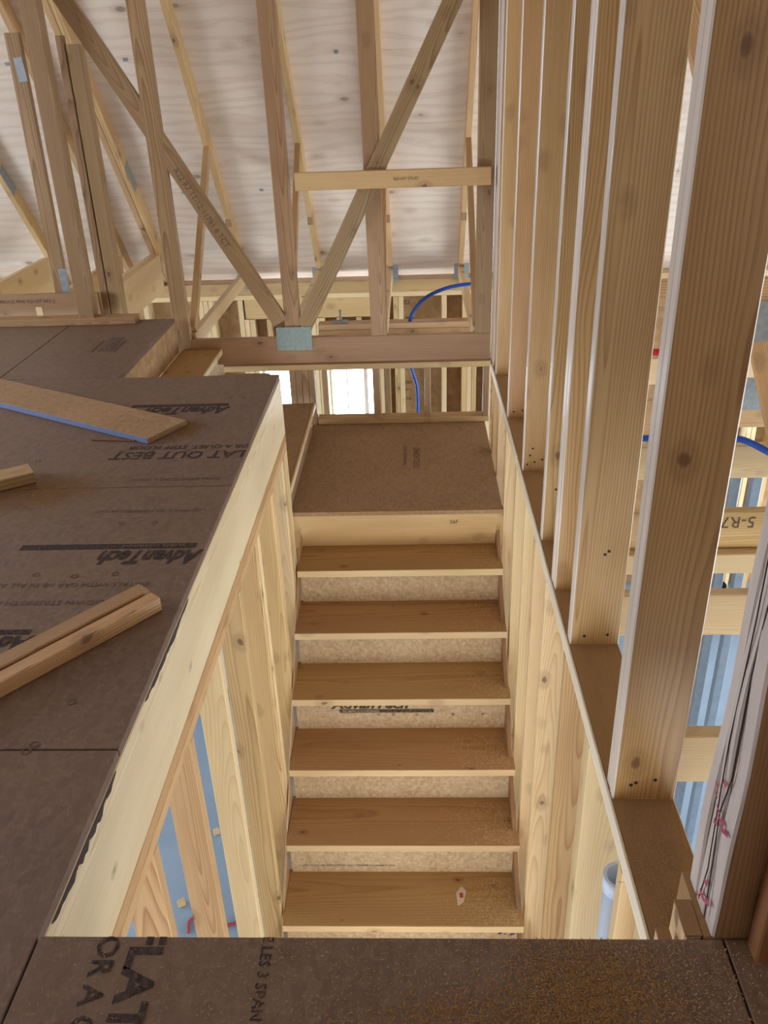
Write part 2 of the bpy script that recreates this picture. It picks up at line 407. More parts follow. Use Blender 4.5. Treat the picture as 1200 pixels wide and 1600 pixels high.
tag_print(left2, 'AdvanTech', -0.616, 2.072, .100, .35, .004, sx=.63)
bar(2.086, 2.114, -1.155, -.64, left2)
lettering('SUBFLOORING', (-.67, 2.107, .0012), LX, LY, .020, SUBFLOOR, left2, sx=1.4)
tag_print(left2, 'USE ONLY AS MARKED 24 OC', -0.66, 2.33, .026, 0, 0, INK_FADED)
tag_print(left2, 'INSTALL WITH GAP 1/8 IN ALL AROUND', -0.72, 1.905, .028, 0, .0003, INK_FADED)
tag_print(left2, 'THIS SIDE DOWN STRENGTH AXIS', -0.68, 1.82, .030, 0, .0003, INK_FADED)
tag_print(left3, '23/32 EXPOSURE 1 SPAN', -0.66, 2.56, .028, 0, .0003, INK_FADED)
tag_print(left2, 'AdvanTech', -0.938, 1.662, .085, .35, .004, sx=.8)
bar(1.672, 1.692, -1.4, -.957, left2)
DX, DY = (0, -1, 0), (1, 0, 0)
tag_print(near_sheet, 'FLAT OUT BEST', -0.457, 0.882, .073, 0, .0022, xd=DX, yd=DY, sx=1.08, clip=NEAR)
tag_print(near_sheet, 'FOR A QUIET, STIFF FLOOR', -0.510, 0.884, .048, 0, .0009, xd=DX, yd=DY, sx=1.0, clip=NEAR)
tag_print(near_sheet, 'FIRE RE LES 3 SPAN 16 IN', -0.252, 0.928, .024, 0, .0004, xd=DX, yd=DY, clip=NEAR)
# grade stamp on the far sheet
sx0, sy0 = -1.50, 4.05
patch('printed_bar', [(-1.515, 4.06, 0), (-1.515, 4.30, 0), (-1.585, 4.30, 0), (-1.585, 4.06, 0)], (0, 0, 1), INK_FADED, far1)
lettering('GRADE 1', (-1.525, 4.07, .0012), (0, 1, 0), (-1, 0, 0), .05, SUBFLOOR, far1, 0, .001)
lettering('RATED SHEATHING', (-1.60, 4.05, 0), (0, 1, 0), (-1, 0, 0), .022, INK, far1)
lettering('SIZED FOR SPACING', (-1.488, 4.05, 0), (0, 1, 0), (-1, 0, 0), .022, INK, far1)
# fastener rings printed on a grid
def ring_mark(x, y, s, parent, mat):
    n = 8; r1, r2 = s, s * .62; v = []; f = []
    for i in range(n):
        a = 2 * math.pi * i / n
        v += [(r1 * math.cos(a), r1 * math.sin(a), 0), (r2 * math.cos(a), r2 * math.sin(a), 0)]
    for i in range(n):
        a, b_ = 2 * i, 2 * ((i + 1) % n); f.append((a, b_, b_ + 1, a + 1))
    key = ('ring', s, mat.name)
    if key not in MESH: MESH[key] = mesh_of('ring', v, f, mat)
    return link(bpy.data.objects.new('nail_mark', MESH[key]), Matrix.Translation((x, y, .0009)), parent)
for x, y, p in ((-.80, 1.27, left1), (-.79, 1.29, left2), (-.76, 1.42, left2), (-.83, 1.95, left2), (-.94, 1.94, left2), (-1.05, 1.95, left2), (-.80, 2.24, left2), (-.90, 2.24, left2),
                (-.83, 2.79, left3), (-.96, 2.79, left3), (-1.07, 2.79, left3), (-1.35, 2.72, left3), (-.78, 3.34, left3), (-1.0, 3.34, left3), (-.72, 3.34, left3), (-.79, 1.075, left1)):
    ring_mark(x, y, .011, p, INK_FADED)

# ------------------------------------------------------------------ setting: slab of the lower storey
slab = tag(panel('floor', (-5.2, -2.7, ZS - .1), (5.4, 6.9, ZS), CONCRETE), 'blue grey concrete slab of the lower storey', kind='structure')

# ------------------------------------------------------------------ setting: stud walls beside the stair
wl = setting('wall_left', (XL, 2.2, ZS), 'stud wall under the floor edge beside the stair')
boxb('top_plate', (XL - .089, Y0, ZP - .038), (XL, YE, ZP), PINE_WARM, wl, 'y')
boxb('top_plate', (XL - .089, Y0, ZP - .077), (XL, YE, ZP - .039), PINE, wl, 'y')
boxb('bottom_plate', (XL - .089, Y0, ZS), (XL, YE, ZS + .038), PINE_WARM, wl, 'y')
for y in (0.93, 1.322, 1.680, 2.060, 2.405, 2.745, 2.790, 3.150, 3.190, 3.48, 3.562, 3.601):
    boxb('stud', (XL - .089, y, ZS + .038), (XL, y + .038, ZP - .077), random.choice((PINE, PINE, PINE_PALE)), wl, 'z')

wr = setting('wall_right', (XR, 2.7, ZS), 'tall stud wall between the stair and the great room')
XW = XR + .140
boxb('top_plate', (XR, Y0 + .004, ZP - .038), (XW, 4.74, ZP), PINE_PLATE, wr, 'y')
boxb('top_plate', (XR + .001, Y0 + .004, ZP - .077), (XW, 4.74, ZP - .039), PALE_EDGE, wr, 'y')
boxb('bottom_plate', (XR, Y0, ZS), (XW, 4.74, ZS + .038), PINE_WARM, wr, 'y')
boxb('edge_strip', (XR - .007, Y0 + .004, ZP - .036), (XR - .0005, 3.30, ZP + .0005), PALE_EDGE, wr, 'y')
boxb('edge_strip', (XR - .007, 3.34, ZP - .036), (XR - .0005, 4.60, ZP + .0005), PALE_EDGE, wr, 'y')
boxb('blocking', (XR, Y0 + .001, ZP), (XW, .985, -.001), PINE_PLATE, wr, 'x')
UP = ((1.412, 2, .031), (1.995, 1, .045), (2.285, 2, .036), (2.600, 1, .040), (3.180, 1, .038), (3.780, 1, .038), (4.420, 1, .038), (4.560, 2, .038), (4.655, 2, .038))
for y, n, th in UP:
    for k in range(n):
        o = boxb('stud', (XR + random.uniform(0, .003), y + k * (th + .002), ZP), (XW, y + k * (th + .002) + th, 2.35), random.choice((PINE_WARM, PINE_WARM, PINE)), wr, 'z')
        if len(o.data.materials) == 1:                     # stair-side edge painted paler, standing in for light on it
            o.data.materials.append(LIT_EDGE)
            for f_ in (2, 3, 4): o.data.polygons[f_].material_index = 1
NAIL = plain('nail_head', (.05, .045, .045), .5, .6)
for y, spots in ((1.412, ((.468, .045), (.478, .052), (.520, .060))), (1.995, ((.470, .030), (.535, .034), (.505, .30), (.515, .31))), (3.18, ((.45, .03), (.48, .04), (.46, .07), (.51, .05), (.47, .10))), (3.78, ((.46, .03), (.50, .035), (.53, .05))), (2.6, ((.47, .20), (.50, .05)))):
    for x, dz in spots:
        n_ = 8; c_ = Vector((x, y - .0001, ZP + dz))
        patch('nail_head', [c_ + Vector((.0045 * math.cos(-6.2832 * q / n_), 0, .0045 * math.sin(-6.2832 * q / n_))) for q in range(n_)][::-1], (0, -1, 0), NAIL, wr)
boxb('upper_plate', (XR, Y0, 2.35), (XW, 4.74, 2.388), PINE, wr, 'y')
for y, n in ((0.90, 1), (1.082, 2), (1.272, 1), (1.655, 2), (2.030, 2), (2.44, 1), (2.72, 1), (3.02, 1), (3.35, 2), (3.80, 1), (4.20, 1), (4.50, 2)):
    for k in range(n):
        boxb('stud', (XR + .004 * k, y + k * .046, ZS + .038), (XW, y + k * .046 + .038, ZP - .077), random.choice((PINE_PALE, PINE, PINE_PALE)), wr, 'z')

# ------------------------------------------------------------------ setting: low frame at the back of the landing
wg = setting('wall_landing', (-0.3, 5.0, ZL), 'low stud frame closing the far edge of the landing')
YF = 4.985
boxb('bottom_plate', (-.62, YF, ZL + .0005), (.452, YF + .089, ZL + .038), PINE, wg, 'x')
boxb('top_plate', (-1.30, YF, -.425), (.452, YF + .089, -.387), PINE, wg, 'x')
boxb('top_plate', (-1.30, YF + .002, -.386), (.452, YF + .089, -.340), DARKWOOD, wg, 'x')
for x in (-.258, .054, .414): boxb('stud', (x, YF, ZL + .038), (x + .036, YF + .089, -.425), PINE_TRUSS, wg, 'z')
for x in (-.780, -.741, -.702, -.663): boxb('stud', (x, YF, ZL), (x + .038, YF + .089, -.425), PINE_TRUSS, wg, 'z')
boxb('stud', (-1.30, YF, -.6), (-1.262, YF + .089, -.425), PINE_TRUSS, wg, 'z')

# partition between landing and eave
wm = setting('wall_middle', (-0.1, 5.37, ZS), 'partition top plates behind the landing carrying the blue pipe')
boxb('top_plate', (-.62, 5.33, -.273), (.42, 5.419, -.235), PINE_WARM, wm, 'x')
boxb('top_plate', (-.62, 5.331, -.311), (.42, 5.419, -.2735), PINE, wm, 'x')
for x in (-.62, -.285, -.205): boxb('stud', (x, 5.33, ZS), (x + .038, 5.419, -.311), PINE_TRUSS, wm, 'z')
bo = boxb('anchor_washer', (-.53, 5.345, -.235), (-.43, 5.405, -.225), GALV, wm, 'x')
tube('anchor_bolt', [(-.478, 5.375, -.26), (-.478, 5.375, -.155)], .007, GALV, wm)

# ------------------------------------------------------------------ setting: outer walls
wf = setting('wall_far', (0, 6.5, ZS), 'far outer wall of board sheathing and studs under the eave')
YI = 6.41
boxb('top_plate', (-5, YI, -.2875), (5.2, YI + .14, -.2), PINE_WARM, wf, 'x')
boxb('top_plate', (-5, YI + .002, -.326), (5.2, YI + .14, -.288), PINE_PALE, wf, 'x')
boxb('header', (-1.30, YI + .012, -.475), (-.29, YI + .14, -.327), PINE, wf, 'x')
for xs in (-4.6, -4.1, -3.6, -3.1, -2.5, -2.08, -1.655, -1.615, -1.575, -1.35, -.164, -.125, .204, .36, .398, .437, .55, .95, 1.35, 1.75, 2.08, 2.15, 2.65, 2.69, 2.85, 3.3, 3.7, 4.1, 4.6):
    boxb('stud', (xs, YI, ZS), (xs + .037, YI + .14, -.326), random.choice((PINE_PALE, PINE_PALE, PINE)), wf, 'z')
for xs in (-1.31, -1.27, -1.0, -.96, -.92, -.88, -.84, -.80, -.76, -.73, -.29): boxb('stud', (xs, YI, ZS), (xs + .037, YI + .14, -.475), PINE_PALE, wf, 'z')
for xs in (-1.14, -.60, -.45): boxb('cripple_stud', (xs, YI, -.86), (xs + .037, YI + .14, -.475), PINE, wf, 'z')
OPEN = [(-1.235, -.995, -2.05, -.86), (-.690, -.255, -2.05, -.86), (2.20, 2.63, -1.75, -.48)]
def wall_sheets(x0, x1, z0, z1, holes):
    cuts = sorted({x0, x1, *[c for h_ in holes for c in h_[:2]]})
    for a, b_ in zip(cuts, cuts[1:]):
        hh = [h_ for h_ in holes if h_[0] <= a + 1e-4 and h_[1] >= b_ - 1e-4]
        if hh:
            panel('wall_sheet', (a, YI + .141, z0), (b_, YI + .155, hh[0][2]), OSB_WALL, wf)
            panel('wall_sheet', (a, YI + .141, hh[0][3]), (b_, YI + .155, z1), OSB_WALL, wf)
        else:
            k = max(1, round((b_ - a) / 1.22))
            for i in range(k):
                panel('wall_sheet', (a + (b_ - a) * i / k + .001, YI + .141, z0), (a + (b_ - a) * (i + 1) / k - .001, YI + .155, z1), OSB_WALL, wf)
wall_sheets(-5, 5.2, ZS, -.2, OPEN)
mk = panel('printed_sheet', (-.12, YI + .137, -1.3), (.03, YI + .1405, -.33), OSB_WALL, wf)
for i, (tx, zz, sz) in enumerate((('PS2', -.42, .05), ('APA', -.56, .06), ('RATED', -.70, .035), ('32/16', -.78, .05), ('APA', -.92, .06), ('SIZED', -1.06, .03), ('EXP 1', -1.12, .03), ('7/16', -1.2, .04))):
    lettering(tx, (-.11, YI + .1355, zz), (1, 0, 0), (0, 0, 1), sz, INK_RISER, mk)
for i, (x0, x1, z0, z1) in enumerate(OPEN):
    wd = setting('window_%d' % (i + 1), ((x0 + x1) / 2, YI + .16, z0))
    yy = YI + .125
    fr = .022
    for lo, hi, gr in (((x0, yy, z0), (x1, yy + .05, z0 + fr), 'x'), ((x0, yy, z1 - fr), (x1, yy + .05, z1), 'x'), ((x0, yy, z0 + fr), (x0 + fr, yy + .05, z1 - fr), 'z'), ((x1 - fr * (1 if i < 2 else .9), yy, z0 + fr), (x1, yy + .05, z1 - fr), 'z')):
        boxb('window_frame', lo, hi, VINYL, wd, gr)
    for xm in {0: (), 1: (-.557, -.405), 2: (2.42,)}[i]:
        ww = .006 if xm == -.557 else .017
        boxb('mullion', (xm - ww, yy + .01, z0 + fr), (xm + ww, yy + .04, z1 - fr), VINYL, wd, 'z')
    panel('glass_pane', (x0 + fr, yy + .022, z0 + fr), (x1 - fr, yy + .026, z1 - fr), GLASS, wd)
# sides and back of the house: sheathed, with openings, some added for the fill lamps
def shell(name, pieces, label):
    s = setting(name, pieces[0][0], label)
    for lo, hi in pieces: panel('wall_sheet', lo, hi, OSB_WALL, s)
shell('wall_west', [((-5.2, -2.7, ZS), (-5.1, .5, 0)), ((-5.2, 5.4, ZS), (-5.1, 6.9, 0)), ((-5.2, .5, -.6), (-5.1, 5.4, 0)), ((-5.2, .5, ZS), (-5.1, 5.4, ZS + .3)),
                    ((-5.2, -2.7, 0), (-5.1, 1.7, 3.2)), ((-5.2, 3.5, 0), (-5.1, 6.4, 3.2)), ((-5.2, 1.7, 0), (-5.1, 3.5, .3)), ((-5.2, 1.7, 1.6), (-5.1, 3.5, 3.2)), ((-5.2, -.6, 3.2), (-5.1, 4.9, 5.2))], 'sheathed gable wall at the end of the attic')
shell('wall_east', [((5.3, -2.7, ZS), (5.4, -.5, 3.2)), ((5.3, 5.3, ZS), (5.4, 6.9, 3.2)), ((5.3, -.5, .2), (5.4, 5.3, 3.2)), ((5.3, -.5, ZS), (5.4, 5.3, ZS + .25)), ((5.3, -.6, 3.2), (5.4, 4.9, 5.2))], 'sheathed outer wall of the great room')
shell('wall_back', [((-5.2, -2.75, ZS), (-1.9, -2.65, .3)), ((1.7, -2.75, ZS), (5.4, -2.65, .3)), ((-1.9, -2.75, -.6), (1.7, -2.65, .3))], 'sheathed wall behind the lower storey')

# ------------------------------------------------------------------ setting: roof deck seen from below
ceil = setting('ceiling', (0, YRIDGE, zroof(YRIDGE)), 'pale plywood roof sheathing seen from below')
ang = math.atan(PITCH); sl = math.hypot(1, PITCH)
def slope_frame(yref):     # local X = world X, local Y = down the slope, local Z = outwards
    d = Vector((0, 1, -PITCH)).normalized(); nn = Vector((0, PITCH, 1)).normalized()
    M4 = Matrix((Vector((1, 0, 0)), d, nn)).transposed().to_4x4(); M4.translation = (0, yref, zroof(yref)); return M4
bounds = [6.92, 6.028, 5.397, 4.766, 4.135, 3.504, 2.873, YRIDGE]
for r, (ya, yb) in enumerate(zip(bounds[1:], bounds)):
    M0 = slope_frame(ya); L = (yb - ya) * sl
    xs = [-5.2, -3.25, -.71, 1.73, 4.17, 5.4] if r % 2 else [-5.2, -2.14, .345, 2.79, 5.4]
    for a, b_ in zip(xs, xs[1:]):
        panel('sheathing_panel', (a + .0015, .0015, 0), (b_ - .0015, L - .0015, .012), PLY, ceil, M0)
M1 = Matrix.Translation((0, 2 * YRIDGE, 0)) @ Matrix.Diagonal((1, -1, 1, 1))
dn = Vector((0, -1, -PITCH)).normalized(); nb = Vector((0, -PITCH, 1)).normalized()
MB = Matrix((Vector((-1, 0, 0)), dn, nb)).transposed().to_4x4(); MB.translation = (0, YRIDGE, zroof(YRIDGE))
for k in range(4):
    panel('sheathing_panel', (-5.4 + k * 2.65, 0, 0), (-5.4 + (k + 1) * 2.65, 8.0, .012), PLY, ceil, MB)
for x, yb in ((-2.3, 5.397), (-1.62, 5.397), (-.42, 5.397), (.10, 5.397), (-1.55, 6.028), (-1.02, 6.028), (1.0, 5.397)):
    M0 = slope_frame(yb)
    panel('panel_clip', (x - .012, -.010, -.004), (x + .012, .010, -.0005), GALV, ceil, M0)
boxb('ridge_board', (-5.2, YRIDGE - .02, zroof(YRIDGE) - .26), (5.4, YRIDGE + .02, zroof(YRIDGE) - .02), PINE, ceil, 'x')

# ------------------------------------------------------------------ girder truss behind the stair
gt = thing('girder_truss', (0, YG, ZP), 'brown girder truss with a toothed steel plate on its bottom chord beyond the landing', 'roof truss')
YC = YG + .019
def web(x0, z0, x1, z1, name='web', wd=.089, y=YC, par=None, mat=None, t=.038):
    return board(name, (x0, y, z0), (x1, y, z1), wd, t, (1, 0, -(x1 - x0) / (z1 - z0) if z1 != z0 else 0), mat or PINE_TRUSS, par or gt)
boxb('bottom_chord', (-1.278, YG, ZP), (.424, YG + .038, ZP + .150), PINE_TRUSS, gt, 'x')
boxb('top_chord', (-4.9, YG, 1.92), (.424, YG + .038, 2.01), PINE_TRUSS, gt, 'x')
ZC = ZP + .150
web(-1.323, ZP, -1.323, 1.93, 'post'); web(-.690, -.13, -.694, 1.93, 'post'); web(-.204, ZC + .001, -.222, 1.93, 'post'); web(.3795, ZC + .001, .3765, 1.93, 'post')
d1 = board('diagonal', (-.758, YC - .0005, -.05), (-1.89, YC - .0005, 1.93), .089, .036, (1, 0, .57), PINE_TRUSS, gt)
d2 = board('diagonal', (-.625, YG + .009, -.075), (.442, YG - .072, 1.93), .089, .036, (1, 0, -.53), PINE_TRUSS, gt)
pl = boxb('gusset_plate', (-.785, YG - .0175, -.205), (-.585, YG - .0150, -.072), PLATE_GREEN, gt, 'x')
for i in range(11):
    xx = -.775 + i * .018
    boxb('plate_tooth_row', (xx, YG - .0205, -.20), (xx + .006, YG - .0176, -.077), PLATE_GREEN, pl, 'z')
dv = Vector((-.758 + 1.89, 0, -.05 - 1.93)).normalized()      # down the diagonal
lettering('R22 R7 11-12 11781 8 TCT', Vector((-.758, YG - .019, -.05)) - dv * .95 - Vector((-dv.z, 0, dv.x)) * .016, dv, (-dv.z, 0, dv.x), .045, INK_WOOD, d1, sx=.9)
br = thing('brace_board', (-.1, YG - .04, .695), 'level pale board nailed across the truss posts and the crossing diagonal', 'board')
boxb('plank', (-.607, YG - .080, .655), (.398, YG - .041, .742), PINE, br, 'x')
lettering('KD-HT STUD', (-.10, YG - .0805, .692), (1, 0, 0), (0, 0, 1), .022, INK_WOOD, br.children[0])

# jack trusses running from the girder down to the eave
JL = {-1.28: 'jack truss with a raised heel web beside the first long diagonal', -.71: 'jack truss whose thin web stands behind the post over the toothed plate',
      -.18: 'jack truss hidden behind the post crossed by the pale level board', .345: 'jack truss ending beside the tall stud wall, blue pipe through its web'}
def jack(x, label, deep=False, ply=1, ytop=YG + .045, webx=True):
    j = thing('jack_truss', (x, 5.6, ZP), label, 'roof truss', 'jack trusses under the far roof slope')
    nrm = Vector((0, PITCH, 1)).normalized()
    for k in range(ply):
        xx = x + k * .040
        a = Vector((xx, 6.84, zraft(6.84))) + nrm * .044; b_ = Vector((xx, ytop, zraft(ytop))) + nrm * .044
        board('rafter', a, b_, .086, .038, nrm, PINE, j)
        if deep:
            boxb('deep_bottom_chord', (xx - .019, YG + .05, -.195), (xx + .019, 6.24, .062), PINE_PALE, j, 'y')
        else:
            boxb('bottom_chord', (xx - .019, YG + .042, -.198), (xx + .019, 6.44, -.112), PINE_PALE, j, 'y')
    if not deep:
        ytw, ybw = 5.70, 4.78
        board('web', (x, ybw, -.10), (x, ytw, zraft(ytw) + .02), .06, .036, (0, 1, 0), PINE_WARM, j)
        boxb('web_end', (x - .019, 6.07, zraft(6.07) - .05), (x + .019, 6.11, zraft(6.07) + .05), PINE_TRUSS, j, 'z')
        boxb('heel_plate', (x + .0195, 6.33, -.24), (x + .0225, 6.43, -.10), GALV, j, 'z')
        boxb('heel_plate', (x - .05, 6.405, -.21), (x + .06, 6.4085, -.09), GALV, j, 'x')
    else:
        xq = x + .021 + (ply - 1) * .04; board('heel_plate', (xq, 5.93, zraft(5.93) + .06), (xq, 5.80, zraft(5.80) + .06), .07, .002, nrm, GALV, j)
    return j
for x, lb in JL.items(): jack(x, lb)
jack(-1.90, 'doubled jack truss with a deep pale plank chord beside the girder end post', True, 2)
jack(-2.14, 'jack truss with a deep plank chord seen between the two attic uprights', True)
jack(-2.68, 'jack truss with a deep wavy-grained plank chord above the loose floor plates', True)
jack(-3.25, 'jack truss with a steel plate on its rafter at the edge of the attic', True)

# attic uprights standing on plates at the end of the side floor
au = setting('wall_attic', (-1.9, 4.65, 0), 'plates and uprights at the far edge of the upper floor')
boxb('bottom_plate', (-4.6, 4.56, 0), (-1.535, 4.65, .038), PINE_TRUSS, au, 'x')
pb = boxb('plate_on_edge', (-4.6, 4.752, -.1), (-1.79, 4.79, .132), PINE_TRUSS, au, 'x')
lettering('SPRUCE PINE KD-HT NO 2', (-2.37, 4.7515, .085), (1, 0, 0), (0, 0, 1), .028, INK_WOOD, pb)
for k in range(2): board('upright', (-1.805, 4.588 + k * .039, .038), (-1.786, 4.588 + k * .039, 2.2), .086, .037, (1, 0, 0), PINE_TRUSS, au)
board('upright', (-2.017, 4.83, .06), (-2.000, 4.83, 1.42), .075, .037, (1, 0, 0), PINE_TRUSS, au)
board('upright', (-1.777, 4.83, -.05), (-1.762, 4.83, 1.40), .040, .037, (1, 0, 0), PINE_TRUSS, au)
board('upright', (-1.718, 4.855, -.19), (-1.703, 4.855, 1.36), .072, .075, (1, 0, 0), PINE_TRUSS, au)
board('gusset_plate', (-1.985, 4.8095, 1.20), (-1.992, 4.8095, 1.31), .045, .002, (1, 0, 0), GALV, au)
board('gusset_plate', (-1.985, 4.8095, .12), (-1.987, 4.8095, .26), .045, .002, (1, 0, 0), GALV, au)

# ------------------------------------------------------------------ stair
RISE, RUN, ZN, YN = 0.201, 0.2427, -1.989, 2.340
st = thing('staircase', (-.09, 2.9, ZS), 'steep wooden stair of brown plank treads and flaked board risers climbing to the landing', 'staircase')
XA, XB = -.600, .415
for k in range(-4, 6):
    zt = ZN + RISE * k; yf = YN + RUN * k
    j = random.uniform(-.003, .003)
    tr = boxb('tread', (XA + j, yf, zt - .037), (XB + j, yf + RUN + .043, zt), TREAD, st, 'x')
    boxb('nosing', (XA + j + .001, yf - .004, zt - .0365), (XB + j - .001, yf - .0002, zt - .0008), PINE_PALE, st, 'x')
    rs = panel('riser', (XA + .012, yf + .026, zt - RISE + .001), (XB - .010, yf + .044, zt - .0375), OSB_RISER, st)
    if k == 3:
        yr = yf + .0255
        lettering('AdvanTech', (-.42, yr, zt - .076), (1, 0, 0), (0, 0, 1), .07, INK_RISER, rs, .3, .0025, sx=1.12)
        patch('printed_bar', [(-.385, yr, zt - .103), (.06, yr, zt - .103), (.06, yr, zt - .082), (-.385, yr, zt - .082)], (0, -1, 0), INK_RISER, rs)
        lettering('SUBFLOORING', (-.37, yr - .001, zt - .100), (1, 0, 0), (0, 0, 1), .020, OSB_RISER, rs, sx=1.3)
        for xx in (-.20, -.13, -.02, .15, .29):
            o = ring_mark(0, 0, .007, rs, INK_RISER); Mx = Matrix.Rotation(math.pi / 2, 4, 'X'); Mx.translation = (xx, yr - .001, zt - .115)
            W[o] = Mx; o.matrix_local = W[rs].inverted() @ Mx
    if k in (2, 0):
        yr = yf + .0255; xx = -.10 if k == 2 else -.35
        for s in (.020, .032):
            o = ring_mark(0, 0, s, rs, INK_RISER); Mx = Matrix.Rotation(math.pi / 2, 4, 'X'); Mx.translation = (xx, yr - .001, zt - .028)
            W[o] = Mx; o.matrix_local = W[rs].inverted() @ Mx
    if k == 1:
        lettering('CUTS MUST BE CENTERED NO CIERRE LA ABERTURA', (-.56, yf + .0255, zt - .162), (1, 0, 0), (0, 0, 1), .014, INK_RISER, rs, sx=1.3)
    if k == 0:
        for q in range(9):
            px = .28 + random.uniform(0, .11); pz = zt - random.uniform(.05, .1)
            patch('marker_scrawl', [(px, yf + .0255, pz), (px + random.uniform(.01, .03), yf + .0255, pz + .004), (px + .012, yf + .0255, pz + random.uniform(.012, .02))], (0, -1, 0), PURPLE, rs)
sd = Vector((0, RUN, RISE)).normalized(); sn = Vector((0, -RISE, RUN)).normalized()
for x in (XL + .003 + .004, XB - .012):
    a = Vector((x, YN - 3 * RUN, ZN - 3 * RISE)) - sn * .165; b_ = Vector((x, YN + 5.7 * RUN, ZN + 5.7 * RISE)) - sn * .165
    board('stringer', a, b_, .235, .006 if x < 0 else .02, sn, PINE_WARM if x < 0 else PINE_PLATE, st)

ld = thing('stair_landing', (-.1, 4.3, ZL), 'brown sheet landing at the head of the stair with three steps turning off it', 'landing')
dk = panel('deck_sheet', (-.66, 3.790, ZL - .022), (.428, 5.072, ZL), OSB_LANDING, ld)
lettering('SIZED FOR SPACING', (-.08, 4.62, ZL), (0, -1, 0), (1, 0, 0), .03, INK_FADED, dk)
lettering('GRADE 23/32', (-.02, 4.60, ZL), (0, -1, 0), (1, 0, 0), .05, INK_FADED, dk)
fb = boxb('face_board', (-.64, 3.800, ZL - .215), (.430, 3.838, ZL - .023), PINE, ld, 'x')
lettering('26F', (.16, 3.7995, ZL - .08), (1, 0, 0), (0, 0, 1), .03, INK_RISER, fb)
boxb('joist', (-.64, 4.9, ZL - .2), (.43, 4.938, ZL - .023), PINE, ld, 'x')
boxb('joist', (-.64, 4.3, ZL - .2), (.43, 4.338, ZL - .023), PINE, ld, 'x')
for i, (x0, x1) in enumerate(((-.625, -.90), (-.872, -1.15), (-1.120, -1.344))):
    z = ZL + .196 * (i + 1)
    boxb('step_tread', (x1, 3.665, z - .03), (x0, 4.85, z), TREAD if i else OSB_LANDING, ld, 'y')
    boxb('step_riser', (x0 - .040, 3.67, z - .196 + .001), (x0 - .022, 4.84, z - .031), OSB_RISER if i else OSB_LANDING, ld, 'y')
boxb('step_nosing', (-.624, 3.665, ZL + .196 - .03), (-.612, 4.85, ZL + .1975), PINE_PALE, ld, 'y')
boxb('step_nosing', (-1.1195, 3.665, ZL + .588 - .03), (-1.108, 4.85, ZL + .5895), PINE_PALE, ld, 'y')

# ------------------------------------------------------------------ built-up post and offcut beside the opening
XP = .438
po = thing('built_up_post', (XP + .07, .92, 0), 'split pale grey three-ply post with red crayon marks at the corner of the stair opening', 'post')
lean = 0.0
def wavy_ply(y0, y1, mat, seed, xoff=0):
    r = random.Random(seed); v = []; f = []; n = 34; H = 2.3
    for i in range(n + 1):
        z = H * i / n
        e = .006 * math.sin(z * 7 + seed) + .004 * math.sin(z * 17 + seed * 2) + r.uniform(-.001, .001)
        d = .006 * math.sin(z * 5 + seed * 3)
        for (x, y) in ((XP + xoff + e * .4, y0 + d * .5 + .003), (XP + xoff + e * .4 + .004, y0 + d * .5), (XP + .135, y0), (XP + .135, y1), (XP + xoff + e * .4 + .004, y1), (XP + xoff + e * .4, y1 - .004)):
            v.append((x + lean * z - XP, y - .92, z))
    for i in range(n):
        for k in range(6):
            a, b_ = i * 6 + k, i * 6 + (k + 1) % 6; f.append((a, b_, b_ + 6, a + 6))
    f += [tuple(range(5, -1, -1)), tuple(range(n * 6, n * 6 + 6))]
    me = mesh_of('ply', v, f, [mat, PINE_TRUSS])
    for p_ in me.polygons:
        if p_.index < n * 6 and p_.index % 6 in (1, 2, 3): p_.material_index = 1  # pale stair side, brown other sides: light and shade painted by face
    return link(bpy.data.objects.new('ply', me), Matrix.Translation((XP, .92, 0)), po)
wavy_ply(.862, .899, POST_LIT, 1); wavy_ply(.901, .937, POST_LIT, 2); wavy_ply(.941, .974, POST_LIT, 4, .002)
for q in range(16):
    z = random.choice((.03, .05, .07, .2, .22, .24, .27)) + random.uniform(-.01, .01); yy = .868 + random.uniform(0, .06)
    x = XP + lean * z - .0035
    patch('crayon_mark', [(x, yy, z), (x, yy + .012, z + random.uniform(-.006, .006)), (x, yy + .012, z + .005), (x, yy + .001, z + .004)][::-1], (-1, 0, 0), CRAYON, po)
for pts in ([(.885, .02), (.893, .12), (.905, .22), (.890, .30), (.897, .48), (.89, .62), (.895, .85)], [(.915, .02), (.905, .1), (.912, .2), (.92, .34), (.915, .55), (.92, .8)]):
    lft = [(XP + lean * z - .0036 + .0008, y, z) for y, z in pts]; rgt = [(XP + lean * z - .0036 + .0008, y + .0025, z) for y, z in pts[::-1]]
    patch('crack', lft + rgt, (-1, 0, 0), SPLIT, po, .0012)
ds = tag(boxb('stud', (.492, .820, 0), (.632, .858, 2.3), DARKWOOD, None, 'z'), 'dark red brown stud standing against the three-ply post', 'stud')
of = thing('lumber_offcut', (.42, .93, 0), 'short pair of dark-topped block ends at the foot of the split post', 'offcut')
for x0, x1, y1, z1 in ((.402, .429, .930, .0), (.370, .392, .905, -.035)):
    boxb('block', (x0, .866, -.12), (x1, y1, z1 - .003), PINE_PALE, of, 'z')
    boxb('dusty_top', (x0, .866, z1 - .003), (x1, y1, z1), PINE_PLATE, of, 'y')

